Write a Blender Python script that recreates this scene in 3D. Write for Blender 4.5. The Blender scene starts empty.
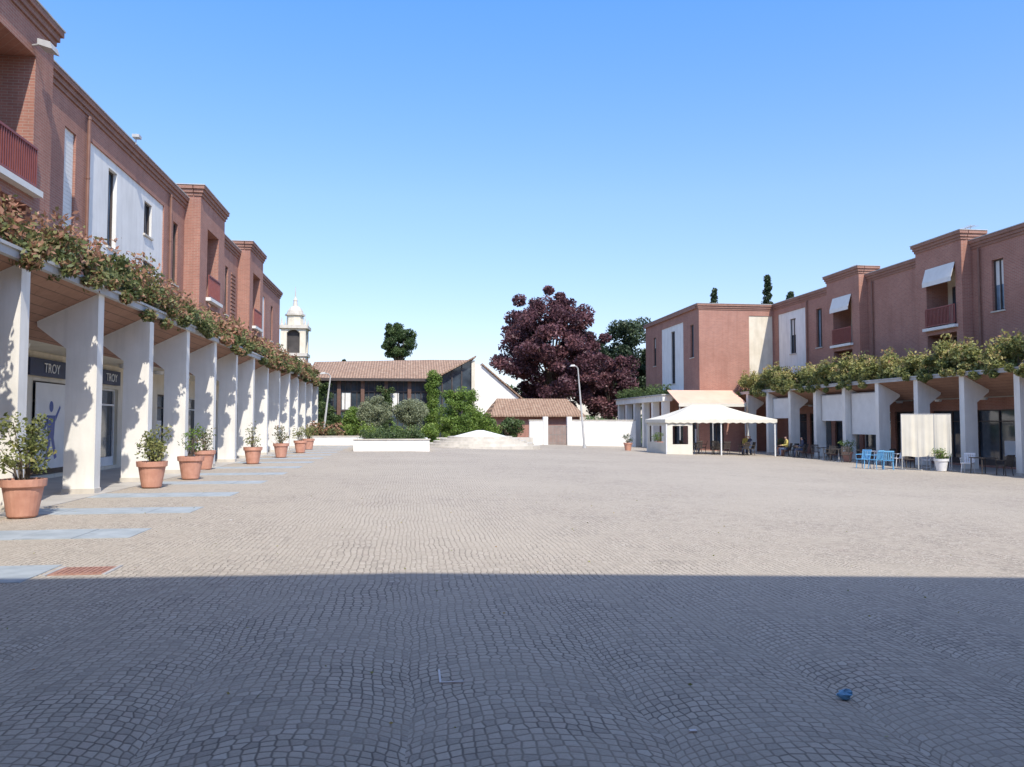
import bpy, math, random
import numpy as np
from mathutils import Vector, Matrix
R=math.radians
random.seed(7); rng=np.random.default_rng(7)
sc=bpy.context.scene
col=sc.collection

# ------------------------------------------------------------------ materials
def nt(name):
    m=bpy.data.materials.new(name); m.use_nodes=True
    t=m.node_tree; t.nodes.clear()
    o=t.nodes.new('ShaderNodeOutputMaterial'); b=t.nodes.new('ShaderNodeBsdfPrincipled')
    t.links.new(b.outputs[0],o.inputs[0]); return m,t,b,o
def ramp(t,fac,stops):
    r=t.nodes.new('ShaderNodeValToRGB'); e=r.color_ramp.elements
    e[0].position=stops[0][0]; e[0].color=(*stops[0][1],1)
    e[1].position=stops[-1][0]; e[1].color=(*stops[-1][1],1)
    for p,c in stops[1:-1]:
        x=e.new(p); x.color=(*c,1)
    t.links.new(fac,r.inputs[0]); return r.outputs[0]
def M(t,op,a,b=None,c=None):
    n=t.nodes.new('ShaderNodeMath'); n.operation=op
    for i,v in enumerate((a,b,c)):
        if v is None: continue
        if isinstance(v,(int,float)): n.inputs[i].default_value=v
        else: t.links.new(v,n.inputs[i])
    return n.outputs[0]
def mixc(t,f,a,b,mode='MIX'):
    n=t.nodes.new('ShaderNodeMix'); n.data_type='RGBA'; n.blend_type=mode
    for i,v in ((0,f),(6,a),(7,b)):
        if isinstance(v,(int,float)): n.inputs[i].default_value=v
        elif isinstance(v,tuple): n.inputs[i].default_value=(*v,1)
        else: t.links.new(v,n.inputs[i])
    return n.outputs[2]
def pos(t): return t.nodes.new('ShaderNodeNewGeometry').outputs['Position']
def noise(t,vec,scale,detail=3,rough=.55):
    n=t.nodes.new('ShaderNodeTexNoise'); n.inputs['Scale'].default_value=scale
    n.inputs['Detail'].default_value=detail; n.inputs['Roughness'].default_value=rough
    if vec is not None: t.links.new(vec,n.inputs['Vector'])
    return n.outputs['Fac']
def bump(t,b,h,strength=.4,dist=.01):
    n=t.nodes.new('ShaderNodeBump'); n.inputs['Strength'].default_value=strength; n.inputs['Distance'].default_value=dist
    t.links.new(h,n.inputs['Height']); t.links.new(n.outputs[0],b.inputs['Normal'])
def scalev(t,vec,s):
    n=t.nodes.new('ShaderNodeMapping'); n.inputs['Scale'].default_value=s
    t.links.new(vec,n.inputs[0]); return n.outputs[0]
def simple(name,c1,c2,scale=3,rough=.8,bm=.15,streak=False,metal=0,spec=.4):
    m,t,b,o=nt(name); p=pos(t)
    f=noise(t,p,scale,4)
    c=ramp(t,f,[(.3,c1),(.7,c2)])
    if streak:
        s=noise(t,scalev(t,p,(2.5,2.5,.25)),1.5,4)
        c=mixc(t,ramp(t,s,[(.45,(0,0,0)),(.8,(.4,.4,.4))]),c,tuple(x*.6 for x in c1))
    t.links.new(c,b.inputs['Base Color']); b.inputs['Roughness'].default_value=rough
    b.inputs['Metallic'].default_value=metal; b.inputs['Specular IOR Level'].default_value=spec
    if bm>.12: bump(t,b,noise(t,p,scale*12,2),bm,.01)
    return m
def brickmat(name,c1,c2,mort,w=.26,h=.075):
    m,t,b,o=nt(name); p=pos(t)
    s=t.nodes.new('ShaderNodeSeparateXYZ'); t.links.new(p,s.inputs[0])
    u=M(t,'ADD',s.outputs[0],s.outputs[1])
    cb=t.nodes.new('ShaderNodeCombineXYZ'); t.links.new(u,cb.inputs[0]); t.links.new(s.outputs[2],cb.inputs[1])
    k=t.nodes.new('ShaderNodeTexBrick'); t.links.new(cb.outputs[0],k.inputs['Vector'])
    k.inputs['Scale'].default_value=1; k.inputs['Brick Width'].default_value=w; k.inputs['Row Height'].default_value=h
    k.inputs['Mortar Size'].default_value=.007; k.inputs['Mortar Smooth'].default_value=.3
    k.inputs['Color1'].default_value=(*c1,1); k.inputs['Color2'].default_value=(*c2,1); k.inputs['Mortar'].default_value=(*mort,1)
    n1=noise(t,p,.7,4); n2=noise(t,p,9,2)
    c=mixc(t,ramp(t,n1,[(.35,(0,0,0)),(.7,(.5,.5,.5))]),k.outputs[0],tuple(x*.64 for x in c1))
    c=mixc(t,ramp(t,n2,[(.45,(0,0,0)),(.75,(.35,.35,.35))]),c,tuple(min(1,x*1.35+.03) for x in c2))
    st=noise(t,scalev(t,p,(1.6,1.6,.18)),1.3,3)
    c=mixc(t,ramp(t,st,[(.5,(0,0,0)),(.8,(.4,.4,.4))]),c,tuple(x*.5 for x in c1))
    t.links.new(c,b.inputs['Base Color']); b.inputs['Roughness'].default_value=.88
    bump(t,b,k.outputs['Fac'],-.4,.008)
    return m
def glassmat(name,c=(.03,.04,.05),rough=.06):
    m,t,b,o=nt(name); p=pos(t)
    cc=ramp(t,noise(t,p,.8,3),[(.35,c),(.7,tuple(x*2.2+.01 for x in c))])
    t.links.new(cc,b.inputs['Base Color']); b.inputs['Roughness'].default_value=rough
    b.inputs['Specular IOR Level'].default_value=.8
    bump(t,b,noise(t,p,.9,1),.06,.05)
    return m
def leafmat(name,stops,trans=.3,gain=1.0):
    m,t,b,o=nt(name)
    stops=[(p,tuple(min(1,x*gain) for x in c)) for p,c in stops]
    a=t.nodes.new('ShaderNodeAttribute'); a.attribute_name='tint'
    c=ramp(t,a.outputs['Fac'],stops)
    t.links.new(c,b.inputs['Base Color']); b.inputs['Roughness'].default_value=.5; b.inputs['Specular IOR Level'].default_value=.35
    tr=t.nodes.new('ShaderNodeBsdfTranslucent'); t.links.new(c,tr.inputs[0])
    mx=t.nodes.new('ShaderNodeMixShader'); mx.inputs[0].default_value=trans
    t.links.new(b.outputs[0],mx.inputs[1]); t.links.new(tr.outputs[0],mx.inputs[2]); t.links.new(mx.outputs[0],o.inputs[0])
    return m
def cobblemat():
    m,t,b,o=nt('porphyry_cobbles'); p=pos(t)
    s=t.nodes.new('ShaderNodeSeparateXYZ'); t.links.new(p,s.inputs[0])
    W=1.3; Rr=W*.72; sz=.074
    nz=t.nodes.new('ShaderNodeTexNoise'); nz.inputs['Scale'].default_value=1.2; nz.inputs['Detail'].default_value=2; t.links.new(p,nz.inputs['Vector'])
    sn=t.nodes.new('ShaderNodeSeparateColor'); t.links.new(nz.outputs['Color'],sn.inputs[0])
    x=M(t,'ADD',s.outputs[0],M(t,'MULTIPLY',M(t,'SUBTRACT',sn.outputs[0],.5),.12))
    y=M(t,'ADD',s.outputs[1],M(t,'MULTIPLY',M(t,'SUBTRACT',sn.outputs[1],.5),.14))
    a=M(t,'DIVIDE',x,W); cell=M(t,'FLOOR',a)
    xf=M(t,'MULTIPLY',M(t,'SUBTRACT',M(t,'FRACT',a),.5),W)
    arc=M(t,'SQRT',M(t,'SUBTRACT',Rr*Rr,M(t,'MULTIPLY',xf,xf)))
    v=M(t,'DIVIDE',M(t,'SUBTRACT',y,arc),sz)
    u=M(t,'DIVIDE',M(t,'MULTIPLY',M(t,'ARCSINE',M(t,'DIVIDE',xf,Rr)),Rr),sz)
    u=M(t,'ADD',u,M(t,'MULTIPLY',cell,37.37)); v=M(t,'ADD',v,M(t,'MULTIPLY',cell,11.43))
    cb=t.nodes.new('ShaderNodeCombineXYZ'); t.links.new(u,cb.inputs[0]); t.links.new(v,cb.inputs[1])
    def vor(feat):
        k=t.nodes.new('ShaderNodeTexVoronoi'); k.voronoi_dimensions='2D'; k.feature=feat
        k.inputs['Scale'].default_value=1; k.inputs['Randomness'].default_value=.36
        t.links.new(cb.outputs[0],k.inputs['Vector']); return k
    k1=vor('F1'); k2=vor('DISTANCE_TO_EDGE')
    sp=t.nodes.new('ShaderNodeSeparateColor'); t.links.new(k1.outputs['Color'],sp.inputs[0])
    stone=ramp(t,sp.outputs[0],[(0,(.29,.255,.215)),(.25,(.40,.35,.285)),(.5,(.46,.40,.325)),(.8,(.52,.46,.38)),(.93,(.43,.355,.295)),(1,(.58,.53,.45))])
    big=noise(t,p,.13,6,.66); mid=noise(t,p,1.1,5,.68)
    stone=mixc(t,ramp(t,big,[(.40,(0,0,0)),(.62,(.65,.65,.65))]),stone,(.58,.515,.415))
    stone=mixc(t,ramp(t,mid,[(.46,(0,0,0)),(.75,(.5,.5,.5))]),stone,(.28,.245,.205))
    stone=mixc(t,.3,stone,ramp(t,noise(t,p,60,2),[(.3,(.28,.245,.20)),(.7,(.56,.49,.40))]))
    j=ramp(t,k2.outputs['Distance'],[(.03,(.9,.9,.9)),(.13,(0,0,0))])
    joint=ramp(t,mid,[(.4,(.13,.11,.09)),(.6,(.32,.275,.215))])
    c=mixc(t,j,stone,joint)
    t.links.new(c,b.inputs['Base Color']); b.inputs['Roughness'].default_value=.8; b.inputs['Specular IOR Level'].default_value=.3
    h=M(t,'ADD',M(t,'MINIMUM',k2.outputs['Distance'],.22),M(t,'MULTIPLY',sp.outputs[1],.12))
    bump(t,b,h,.5,.018)
    return m
def tilemat():
    m,t,b,o=nt('terracotta_tiles'); p=pos(t)
    w=t.nodes.new('ShaderNodeTexWave'); w.bands_direction='X'; w.inputs['Scale'].default_value=1.3; w.inputs['Distortion'].default_value=.3
    t.links.new(p,w.inputs[0])
    w2=t.nodes.new('ShaderNodeTexWave'); w2.bands_direction='Y'; w2.inputs['Scale'].default_value=.9; t.links.new(p,w2.inputs[0])
    c=ramp(t,noise(t,p,3,6,.7),[(.3,(.20,.12,.08)),(.5,(.37,.235,.16)),(.72,(.46,.35,.25))])
    c=mixc(t,ramp(t,w.outputs[1],[(.1,(.6,.6,.6)),(.5,(0,0,0))]),c,(.14,.09,.06))
    t.links.new(c,b.inputs['Base Color']); b.inputs['Roughness'].default_value=.9
    bump(t,b,M(t,'ADD',w.outputs[1],M(t,'MULTIPLY',w2.outputs[1],.3)),.8,.06); return m

MAT={}
MAT['brick']=brickmat('brick',(.41,.185,.13),(.325,.145,.105),(.42,.35,.29))
MAT['brick_trim']=brickmat('brick_trim',(.32,.155,.11),(.27,.125,.09),(.34,.27,.22),.13,.075)
MAT['plaster']=simple('white_plaster',(.76,.74,.69),(.85,.83,.78),1.2,.85,.1,True)
MAT['pier']=simple('pier_plaster',(.75,.72,.65),(.84,.81,.74),1.5,.85,.14,True)
MAT['cream']=simple('cream_plaster',(.64,.57,.44),(.74,.67,.54),1.5,.85,.1,True)
MAT['glass']=glassmat('window_glass')
MAT['glass_blue']=glassmat('window_glass_blue',(.10,.14,.18),.1)
MAT['frame']=simple('white_frame',(.70,.70,.68),(.78,.78,.76),4,.5,0)
MAT['dframe']=simple('dark_frame',(.06,.045,.04),(.09,.07,.06),4,.5,0)
MAT['brown']=simple('brown_steel_column',(.13,.07,.05),(.18,.10,.07),4,.6,0)
MAT['soffit']=brickmat('timber_soffit',(.33,.185,.125),(.27,.145,.095),(.12,.07,.05),1.2,.12)
MAT['metal']=simple('grey_metal',(.40,.40,.39),(.50,.49,.47),2,.5,.05,True)
MAT['copper']=simple('brown_downpipe',(.20,.10,.07),(.26,.14,.10),2,.5,.05)
MAT['floor']=simple('arcade_floor_stone',(.40,.37,.33),(.50,.47,.42),1.5,.6,.1)
MAT['railing']=simple('red_railing',(.22,.06,.05),(.28,.08,.06),5,.5,0)
MAT['roof']=simple('flat_roof',(.25,.24,.23),(.35,.33,.31),1,.9,.1)
MAT['tiles']=tilemat()
MAT['blind']=simple('white_blind',(.70,.68,.63),(.78,.76,.71),2,.7,.05)
MAT['interior']=simple('dark_interior',(.04,.037,.035),(.08,.07,.065),1,.9,0)
MAT['sign']=simple('sign_blue',(.02,.03,.07),(.03,.045,.10),3,.4,0)
MAT['bluegraphic']=simple('blue_graphic',(.03,.07,.25),(.04,.09,.32),3,.4,0)
MAT['terracotta']=simple('terracotta_pot',(.50,.24,.165),(.62,.33,.235),6,.8,.14,True)
MAT['soil']=simple('soil',(.05,.035,.025),(.1,.07,.05),20,.95,.4)
MAT['bark']=simple('bark',(.10,.075,.055),(.2,.16,.12),8,.9,.6)
MAT['bluestone']=simple('blue_grey_stone',(.31,.35,.37),(.42,.46,.48),2.5,.65,.14,True)
MAT['stone']=simple('pale_stone',(.50,.46,.39),(.64,.59,.51),1.5,.8,.15,True)
MAT['peach']=simple('peach_awning',(.70,.42,.31),(.78,.49,.37),1,.8,.05)
MAT['canvas']=simple('white_canvas',(.62,.58,.48),(.71,.67,.57),1.2,.8,.1)
MAT['blueplastic']=simple('blue_plastic',(.12,.34,.58),(.17,.42,.66),3,.35,0)
MAT['whiteplastic']=simple('white_plastic',(.7,.7,.7),(.78,.78,.78),3,.35,0)
MAT['darkplastic']=simple('dark_rattan',(.05,.04,.035),(.09,.075,.06),20,.6,.2)
MAT['rust']=simple('rusted_drain',(.30,.15,.11),(.42,.24,.18),12,.8,.2)
MAT['cobble']=cobblemat()
MAT['earth']=simple('earth_grass',(.06,.09,.03),(.14,.15,.06),.2,.95,.2)
MAT['skin']=simple('skin',(.50,.30,.22),(.58,.36,.27),6,.5,0)
MAT['hair']=simple('hair',(.04,.025,.02),(.08,.05,.035),20,.6,.1)
MAT['jacket']=simple('yellow_jacket',(.55,.45,.12),(.62,.52,.16),8,.8,.1)
MAT['shirt']=simple('dark_shirt',(.05,.06,.10),(.08,.09,.14),8,.8,.1)
MAT['jeans']=simple('jeans',(.05,.07,.13),(.08,.11,.19),12,.85,.1)
MAT['gate']=simple('grey_gate',(.22,.19,.17),(.3,.26,.23),3,.6,.1)
MAT['chalk']=simple('chalk_mark',(.6,.6,.6),(.75,.75,.75),20,.9,0)
LEAF={
 'photinia':leafmat('photinia_leaves',[(0,(.05,.07,.03)),(.35,(.12,.15,.055)),(.55,(.20,.20,.08)),(.68,(.29,.17,.10)),(1,(.41,.20,.14))],.3,1.15),
 'hedge':leafmat('hedge_leaves',[(0,(.05,.07,.025)),(.4,(.16,.18,.06)),(.75,(.29,.28,.10)),(.9,(.40,.33,.14)),(1,(.36,.19,.10))],.3,1.25),
 'purple':leafmat('copper_beech_leaves',[(0,(.045,.022,.028)),(.5,(.125,.055,.065)),(1,(.24,.11,.11))],.25),
 'conifer':leafmat('conifer_leaves',[(0,(.02,.034,.02)),(.6,(.05,.075,.036)),(1,(.10,.13,.06))],.15),
 'green':leafmat('bright_leaves',[(0,(.06,.10,.02)),(.5,(.15,.24,.045)),(1,(.27,.35,.08))]),
 'olive':leafmat('olive_leaves',[(0,(.12,.14,.08)),(.5,(.26,.29,.17)),(1,(.40,.42,.27))]),
 'dark':leafmat('dark_leaves',[(0,(.03,.05,.02)),(.5,(.075,.12,.04)),(1,(.15,.20,.07))]),
}
# ------------------------------------------------------------------ helpers
def empty(name,loc=(0,0,0)):
    e=bpy.data.objects.new(name,None); e.empty_display_size=.3; col.objects.link(e); return e
def mesh_obj(name,verts,faces,mat,parent=None,smooth=False):
    me=bpy.data.meshes.new(name); me.from_pydata([tuple(map(float,v)) for v in verts],[],faces); me.update()
    if mat is not None: me.materials.append(mat)
    if smooth:
        for p in me.polygons: p.use_smooth=True
    o=bpy.data.objects.new(name,me); col.objects.link(o)
    if parent: o.parent=parent
    return o
CN={'brick':'brick_walls','brick_trim':'brick_cornice','plaster':'plaster_panels','pier':'piers','cream':'cream_walls','glass':'window_glass',
'glass_blue':'shop_glass','frame':'window_frames','dframe':'dark_frames','soffit':'soffit','metal':'metal_edge','floor':'floor_paving',
'railing':'balcony_railings','roof':'roof_deck','tiles':'tile_roof','blind':'blinds','interior':'interior','sign':'sign_board','copper':'downpipes','brown':'columns'}
class B:
    def __init__(s,name): s.name=name; s.d={}; s.e=empty(name)
    def add(s,k,vs,fs):
        V,F=s.d.setdefault(k,([],[])); n=len(V); V.extend(vs); F.extend([tuple(i+n for i in f) for f in fs])
    def quad(s,k,*vs): s.add(k,list(vs),[tuple(range(len(vs)))])
    def hexa(s,k,v): s.add(k,v,[(0,1,2,3),(4,7,6,5),(0,4,5,1),(1,5,6,2),(2,6,7,3),(3,7,4,0)])
    def box(s,k,x0,x1,y0,y1,z0,z1):
        s.hexa(k,[(x0,y0,z0),(x1,y0,z0),(x1,y1,z0),(x0,y1,z0),(x0,y0,z1),(x1,y0,z1),(x1,y1,z1),(x0,y1,z1)])
    def ob(s,k,P,a0,a1,b0,b1,d0,d1):
        s.hexa(k,[P(a0,b0,d0),P(a1,b0,d0),P(a1,b0,d1),P(a0,b0,d1),P(a0,b1,d0),P(a1,b1,d0),P(a1,b1,d1),P(a0,b1,d1)])
    def prism(s,k,poly,y0,y1):
        n=len(poly); vs=[(x,y0,z) for x,z in poly]+[(x,y1,z) for x,z in poly]
        fs=[tuple(range(n)),tuple(range(2*n-1,n-1,-1))]+[(i,(i+1)%n,(i+1)%n+n,i+n) for i in range(n)]
        s.add(k,vs,fs)
    def cyl(s,k,x,y,z0,z1,r0,r1=None,n=20):
        r1=r0 if r1 is None else r1
        vs=[(x+r0*math.cos(2*math.pi*i/n),y+r0*math.sin(2*math.pi*i/n),z0) for i in range(n)]+[(x+r1*math.cos(2*math.pi*i/n),y+r1*math.sin(2*math.pi*i/n),z1) for i in range(n)]
        s.add(k,vs,[(i,(i+1)%n,(i+1)%n+n,i+n) for i in range(n)]+[tuple(range(n-1,-1,-1)),tuple(range(n,2*n))])
    def tube(s,k,pts,rad,n=8):
        pts=[Vector(p) for p in pts]; vs=[];fs=[]
        for i,p in enumerate(pts):
            d=(pts[min(i+1,len(pts)-1)]-pts[max(i-1,0)]).normalized()
            a=d.cross(Vector((0,0,1)) if abs(d.z)<.9 else Vector((1,0,0))).normalized(); c=d.cross(a)
            for j in range(n):
                th=2*math.pi*j/n; q=p+(a*math.cos(th)+c*math.sin(th))*rad[i]; vs.append(tuple(q))
        for i in range(len(pts)-1):
            for j in range(n):
                fs.append((i*n+j,i*n+(j+1)%n,(i+1)*n+(j+1)%n,(i+1)*n+j))
        fs.append(tuple(range(n-1,-1,-1))); fs.append(tuple(range((len(pts)-1)*n,len(pts)*n)))
        s.add(k,vs,fs)
    def wall(s,k,O,u,n,L,z0,z1,ops=(),rk=None):
        P=lambda a,b,d:(O[0]+u[0]*a-n[0]*d,O[1]+u[1]*a-n[1]*d,b)
        A=sorted({0,L}|{v for o in ops for v in o[:2]}); Z=sorted({z0,z1}|{v for o in ops for v in o[2:4]})
        A=[a for a in A if 0<=a<=L]; Z=[z for z in Z if z0<=z<=z1]
        for i in range(len(A)-1):
            for j in range(len(Z)-1):
                a=(A[i]+A[i+1])/2; b=(Z[j]+Z[j+1])/2
                if any(o[0]<a<o[1] and o[2]<b<o[3] for o in ops): continue
                s.quad(k,P(A[i],Z[j],0),P(A[i+1],Z[j],0),P(A[i+1],Z[j+1],0),P(A[i],Z[j+1],0))
        for o in ops:
            a0,a1,b0,b1=o[:4]; kind=o[4]; dp={'win':.18,'wwin':.18,'shut':.12,'balc':1.3,'panel':.05,'shop':.2,'shopw':.2,'blindw':.2,'tall':.22,'void':.06}[kind]
            rk2=rk or k
            for q in ((a0,b0,a0,b1),(a1,b0,a1,b1),(a0,b0,a1,b0),(a0,b1,a1,b1)):
                s.quad(rk2,P(q[0],q[1],0),P(q[2],q[3],0),P(q[2],q[3],dp),P(q[0],q[1],dp))
            w=a1-a0; h=b1-b0; am=(a0+a1)/2
            if kind in('win','wwin','tall','shop','shopw'):
                fk='frame' if kind in('wwin','shopw') else 'dframe'
                gk='glass' if kind!='tall' else 'glass_blue'
                s.quad(gk,P(a0,b0,dp-.02),P(a1,b0,dp-.02),P(a1,b1,dp-.02),P(a0,b1,dp-.02))
                f=.06; d0=dp-.09; d1=dp-.03
                s.ob(fk,P,a0,a0+f,b0,b1,d0,d1); s.ob(fk,P,a1-f,a1,b0,b1,d0,d1)
                s.ob(fk,P,a0+f,a1-f,b0,b0+f,d0,d1); s.ob(fk,P,a0+f,a1-f,b1-f,b1,d0,d1)
                s.ob(fk,P,am-.03,am+.03,b0+f,b1-f,d0+.005,d1)
                if kind in('shop','shopw'):
                    s.ob(fk,P,a0+f,a1-f,b0+h*.78,b0+h*.78+.06,d0-.003,d1); s.ob(fk,P,a0+f,a1-f,b0+f,b0+.3,d0+.01,d1)
                    if random.random()<.45:
                        q=random.choice([0,1]); s.ob('blind',P,a0+f+.1+q*(w/2),a0+w/2-.2+q*(w/2)-.05,b0+.5,b0+h*.7*random.uniform(.6,1),dp-.03,dp-.024)
                else:
                    s.ob('stone',P,a0-.08,a1+.08,b0-.07,b0-.002,-.07,.1)
                    if random.random()<.6: s.ob('blind',P,a0+f,a1-f,b1-f-h*random.uniform(.15,.5),b1-f-.005,dp-.028,dp-.022)
            elif kind=='shut' or kind=='blindw':
                s.quad('interior',P(a0,b0,dp),P(a1,b0,dp),P(a1,b1,dp),P(a0,b1,dp))
                nn=int(h/.12)
                for i in range(nn):
                    z=b0+i*h/nn; s.ob('blind',P,a0+.02,a1-.02,z+.008,z+h/nn,dp-.05,dp-.02)
            elif kind=='balc':
                s.quad('cream',P(a0,b0,dp),P(a1,b0,dp),P(a1,b1,dp),P(a0,b1,dp))
                s.ob('dframe',P,am-.75,am+.75,b0+.02,b0+2.3,dp-.06,dp-.01); s.ob('glass',P,am-.68,am-.03,b0+.1,b0+2.22,dp-.075,dp-.065); s.ob('glass',P,am+.03,am+.68,b0+.1,b0+2.22,dp-.075,dp-.065)
                s.ob('blind',P,a0-.12,a1+.12,b0-.16,b0-.003,-.22,.06)
                s.ob('railing',P,a0,a1,b0+1.02,b0+1.08,-.12,-.06); s.ob('railing',P,a0,a1,b0+.08,b0+.13,-.115,-.065)
                nb=int(w/.11)
                for i in range(nb+1):
                    a=a0+i*w/nb; s.ob('railing',P,a-.022,a+.022,b0+.13,b0+1.02,-.105,-.075)
                if len(o)>5:
                    s.hexa('blind',[P(a0,b1-.8,-.25),P(a1,b1-.8,-.25),P(a1,b1-.02,-.02),P(a0,b1-.02,-.02),P(a0,b1-.76,-.26),P(a1,b1-.76,-.26),P(a1,b1+.02,-.03),P(a0,b1+.02,-.03)])
                    s.quad('blind',P(a0,b1-1.0,-.26),P(a1,b1-1.0,-.26),P(a1,b1-.77,-.26),P(a0,b1-.77,-.26))
        return P
    def cornice(s,O,u,n,L,zt,k='brick_trim',big=False,e=.0):
        P=lambda a,b,d:(O[0]+u[0]*a-n[0]*d,O[1]+u[1]*a-n[1]*d,b)
        for i,(za,zb,d) in enumerate(((zt-.5,zt-.36,.05),(zt-.36,zt-.2,.11),(zt-.2,zt-.04,.18))):
            s.ob(k,P,-e-d,L+e+d,za,zb-.003,-d,.3)
        s.ob('metal',P,-e-.21,L+e+.21,zt-.04,zt,-.21,.33)
    def pipe(s,x,y,z0,z1):
        s.tube('copper',[(x,y,z0),(x,y,z1)],[.055,.055],8)
        z=z0+.8
        while z<z1: s.cyl('copper',x,y,z,z+.05,.07,.07,8); z+=1.9
    def finish(s):
        for k,(V,F) in s.d.items():
            mesh_obj(CN.get(k,k),V,F,MAT.get(k),s.e)
        return s.e
def leaves(name,C,size,tint,mat,parent=None,flat=0.0):
    C=np.asarray(C,float); n=len(C)
    a=rng.normal(size=(n,3)); a[:,2]*=(1-flat); a/=np.linalg.norm(a,axis=1)[:,None]
    b=rng.normal(size=(n,3)); b-=a*np.sum(a*b,axis=1)[:,None]; b/=np.linalg.norm(b,axis=1)[:,None]
    s=(size*rng.uniform(.6,1.3,n))[:,None]
    V=np.stack([C-a*s,C+b*s*.5,C+a*s,C-b*s*.5],axis=1).reshape(-1,3)
    me=bpy.data.meshes.new(name); me.vertices.add(4*n); me.vertices.foreach_set('co',V.ravel())
    me.loops.add(4*n); me.loops.foreach_set('vertex_index',np.arange(4*n)); me.polygons.add(n)
    me.polygons.foreach_set('loop_start',np.arange(0,4*n,4)); me.polygons.foreach_set('loop_total',np.full(n,4))
    me.update(calc_edges=True)
    at=me.attributes.new('tint','FLOAT','POINT'); at.data.foreach_set('value',np.repeat(np.clip(tint,0,1),4))
    me.materials.append(mat); me.validate()
    o=bpy.data.objects.new(name,me); col.objects.link(o)
    if parent: o.parent=parent
    return o
def clumps(cc,cr,n):
    cc=np.asarray(cc); k=len(cc); idx=rng.integers(0,k,n)
    d=rng.normal(size=(n,3)); d/=np.linalg.norm(d,axis=1)[:,None]
    r=rng.uniform(.25,1,n)**.6
    cr=np.asarray(cr)[idx]
    P=cc[idx]+d*(r*cr)[:,None]*np.array([1,1,.8])
    ct=rng.uniform(0,1,k)[idx]
    tint=.45*ct+.55*rng.uniform(0,1,n)
    return P,tint
def tree(name,x,y,z,trunk_h,cz,rx,rz,mat,n=22000,leaf=.16,nc=90,cr=1.2,tr=.3,cone=False,skew=0,limbs=22):
    b=B(name)
    cc=[];
    for i in range(nc):
        d=rng.normal(size=3); d/=np.linalg.norm(d); r=rng.uniform(.15,1)**.45*rng.uniform(.8,1.08)
        p=d*r
        if cone:
            h=-1+2*(i+.5)/nc; rad=min(1,(1-h)/2*1.3+.05); th=rng.uniform(0,2*math.pi); q=rng.uniform(.3,1)
            p=np.array([math.cos(th)*rad*q,math.sin(th)*rad*q,h])
        cc.append([x+p[0]*rx+skew*p[2],y+p[1]*rx,z+cz+p[2]*rz])
    crs=rng.uniform(.55,1.15,nc)*cr
    if cone: crs*=np.linspace(1.1,.45,nc)
    P,t=clumps(cc,crs,n)
    top=(x,y,z+cz+(rz*.7 if cone else rz*.1))
    b.tube('bark',[(x,y,z-.1),(x+.05,y,z+trunk_h*.5),(x-.03,y,z+trunk_h),top],[tr*1.25,tr,tr*.8,tr*.3],10)
    for i in range(0,nc,max(1,nc//limbs)):
        c=cc[i]; s=Vector((x,y,z+min(trunk_h*1.0+ (c[2]-z-cz+rz)*.2, c[2]-z)))
        mid=s.lerp(Vector(c),.5)+Vector((0,0,.25*rz*.3))
        b.tube('bark',[s,mid,c],[tr*.4,tr*.25,tr*.07],6)
    e=b.finish(); leaves('foliage',P,leaf,t,mat,e); return e
def hedge(name,x0,x1,y0,y1,z0,z1,n,size,mat,dens=3.0,ov=.15,drape=None):
    e=empty(name); A=(x1-x0)*(y1-y0); k=max(8,int(A*dens*1.6))
    cx=rng.uniform(x0,x1,k); cy=rng.uniform(y0,y1,k)
    env=.75+.25*np.sin(cy*.9+1)*np.sin(cy*.37)+.12*np.sin(cy*2.3)
    hh=rng.beta(1.6,1.2,k)*env
    cc=np.stack([cx,cy,z0+(z1-z0)*hh*.9],1)
    P,t=clumps(cc,rng.uniform(.22,.42,k)*(1+ov),n)
    m=n//10; j=rng.integers(0,k,m); S=cc[j]+np.stack([rng.normal(0,.12,m),rng.normal(0,.12,m),rng.uniform(.25,.65,m)],1)
    P=np.concatenate([P,S]); t=np.concatenate([t,rng.uniform(.5,1,m)])
    P[:,2]=np.maximum(P[:,2],z0-.2)
    if drape is not None:
        kd=int((y1-y0)*1.6); yy=rng.uniform(y0,y1,kd); dl=rng.uniform(0,1,kd)**2*.42
        cd=np.stack([np.full(kd,drape)+rng.normal(0,.05,kd),yy,z0+.12-dl],1)
        Pd,td=clumps(cd,rng.uniform(.14,.26,kd),int(n*.22))
        P=np.concatenate([P,Pd]); t=np.concatenate([t,td])
    o=leaves('foliage',P,size,t,mat,e)
    bb=B.__new__(B); bb.d={}; bb.e=e; bb.name=name
    for i in range(0,k,3): bb.tube('bark',[(cc[i][0],cc[i][1],z0-.02),tuple(cc[i]+[0.03,.02,.1])],[.02,.008],5)
    bb.finish(); return e

# ------------------------------------------------------------------ ground
XS=[-1500,-60,0,26,60,1500]; ZS=[0,0,0,-.7,-.7,-.7]; YS=[-600,-30,77,1500]
V=[(x,y,z) for y in YS for x,z in zip(XS,ZS)]; F=[];mi=[]
for j in range(3):
    for i in range(5):
        a=j*6+i; F.append((a,a+1,a+7,a+6)); mi.append(0 if (j==1 and 1<=i<=3) else 1)
g=mesh_obj('ground',V,F,MAT['cobble']); g.data.materials.append(MAT['earth'])
for p,m in zip(g.data.polygons,mi): p.material_index=m
def gz(x): return 0 if x<0 else max(-.7,-.7*x/26)

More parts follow.
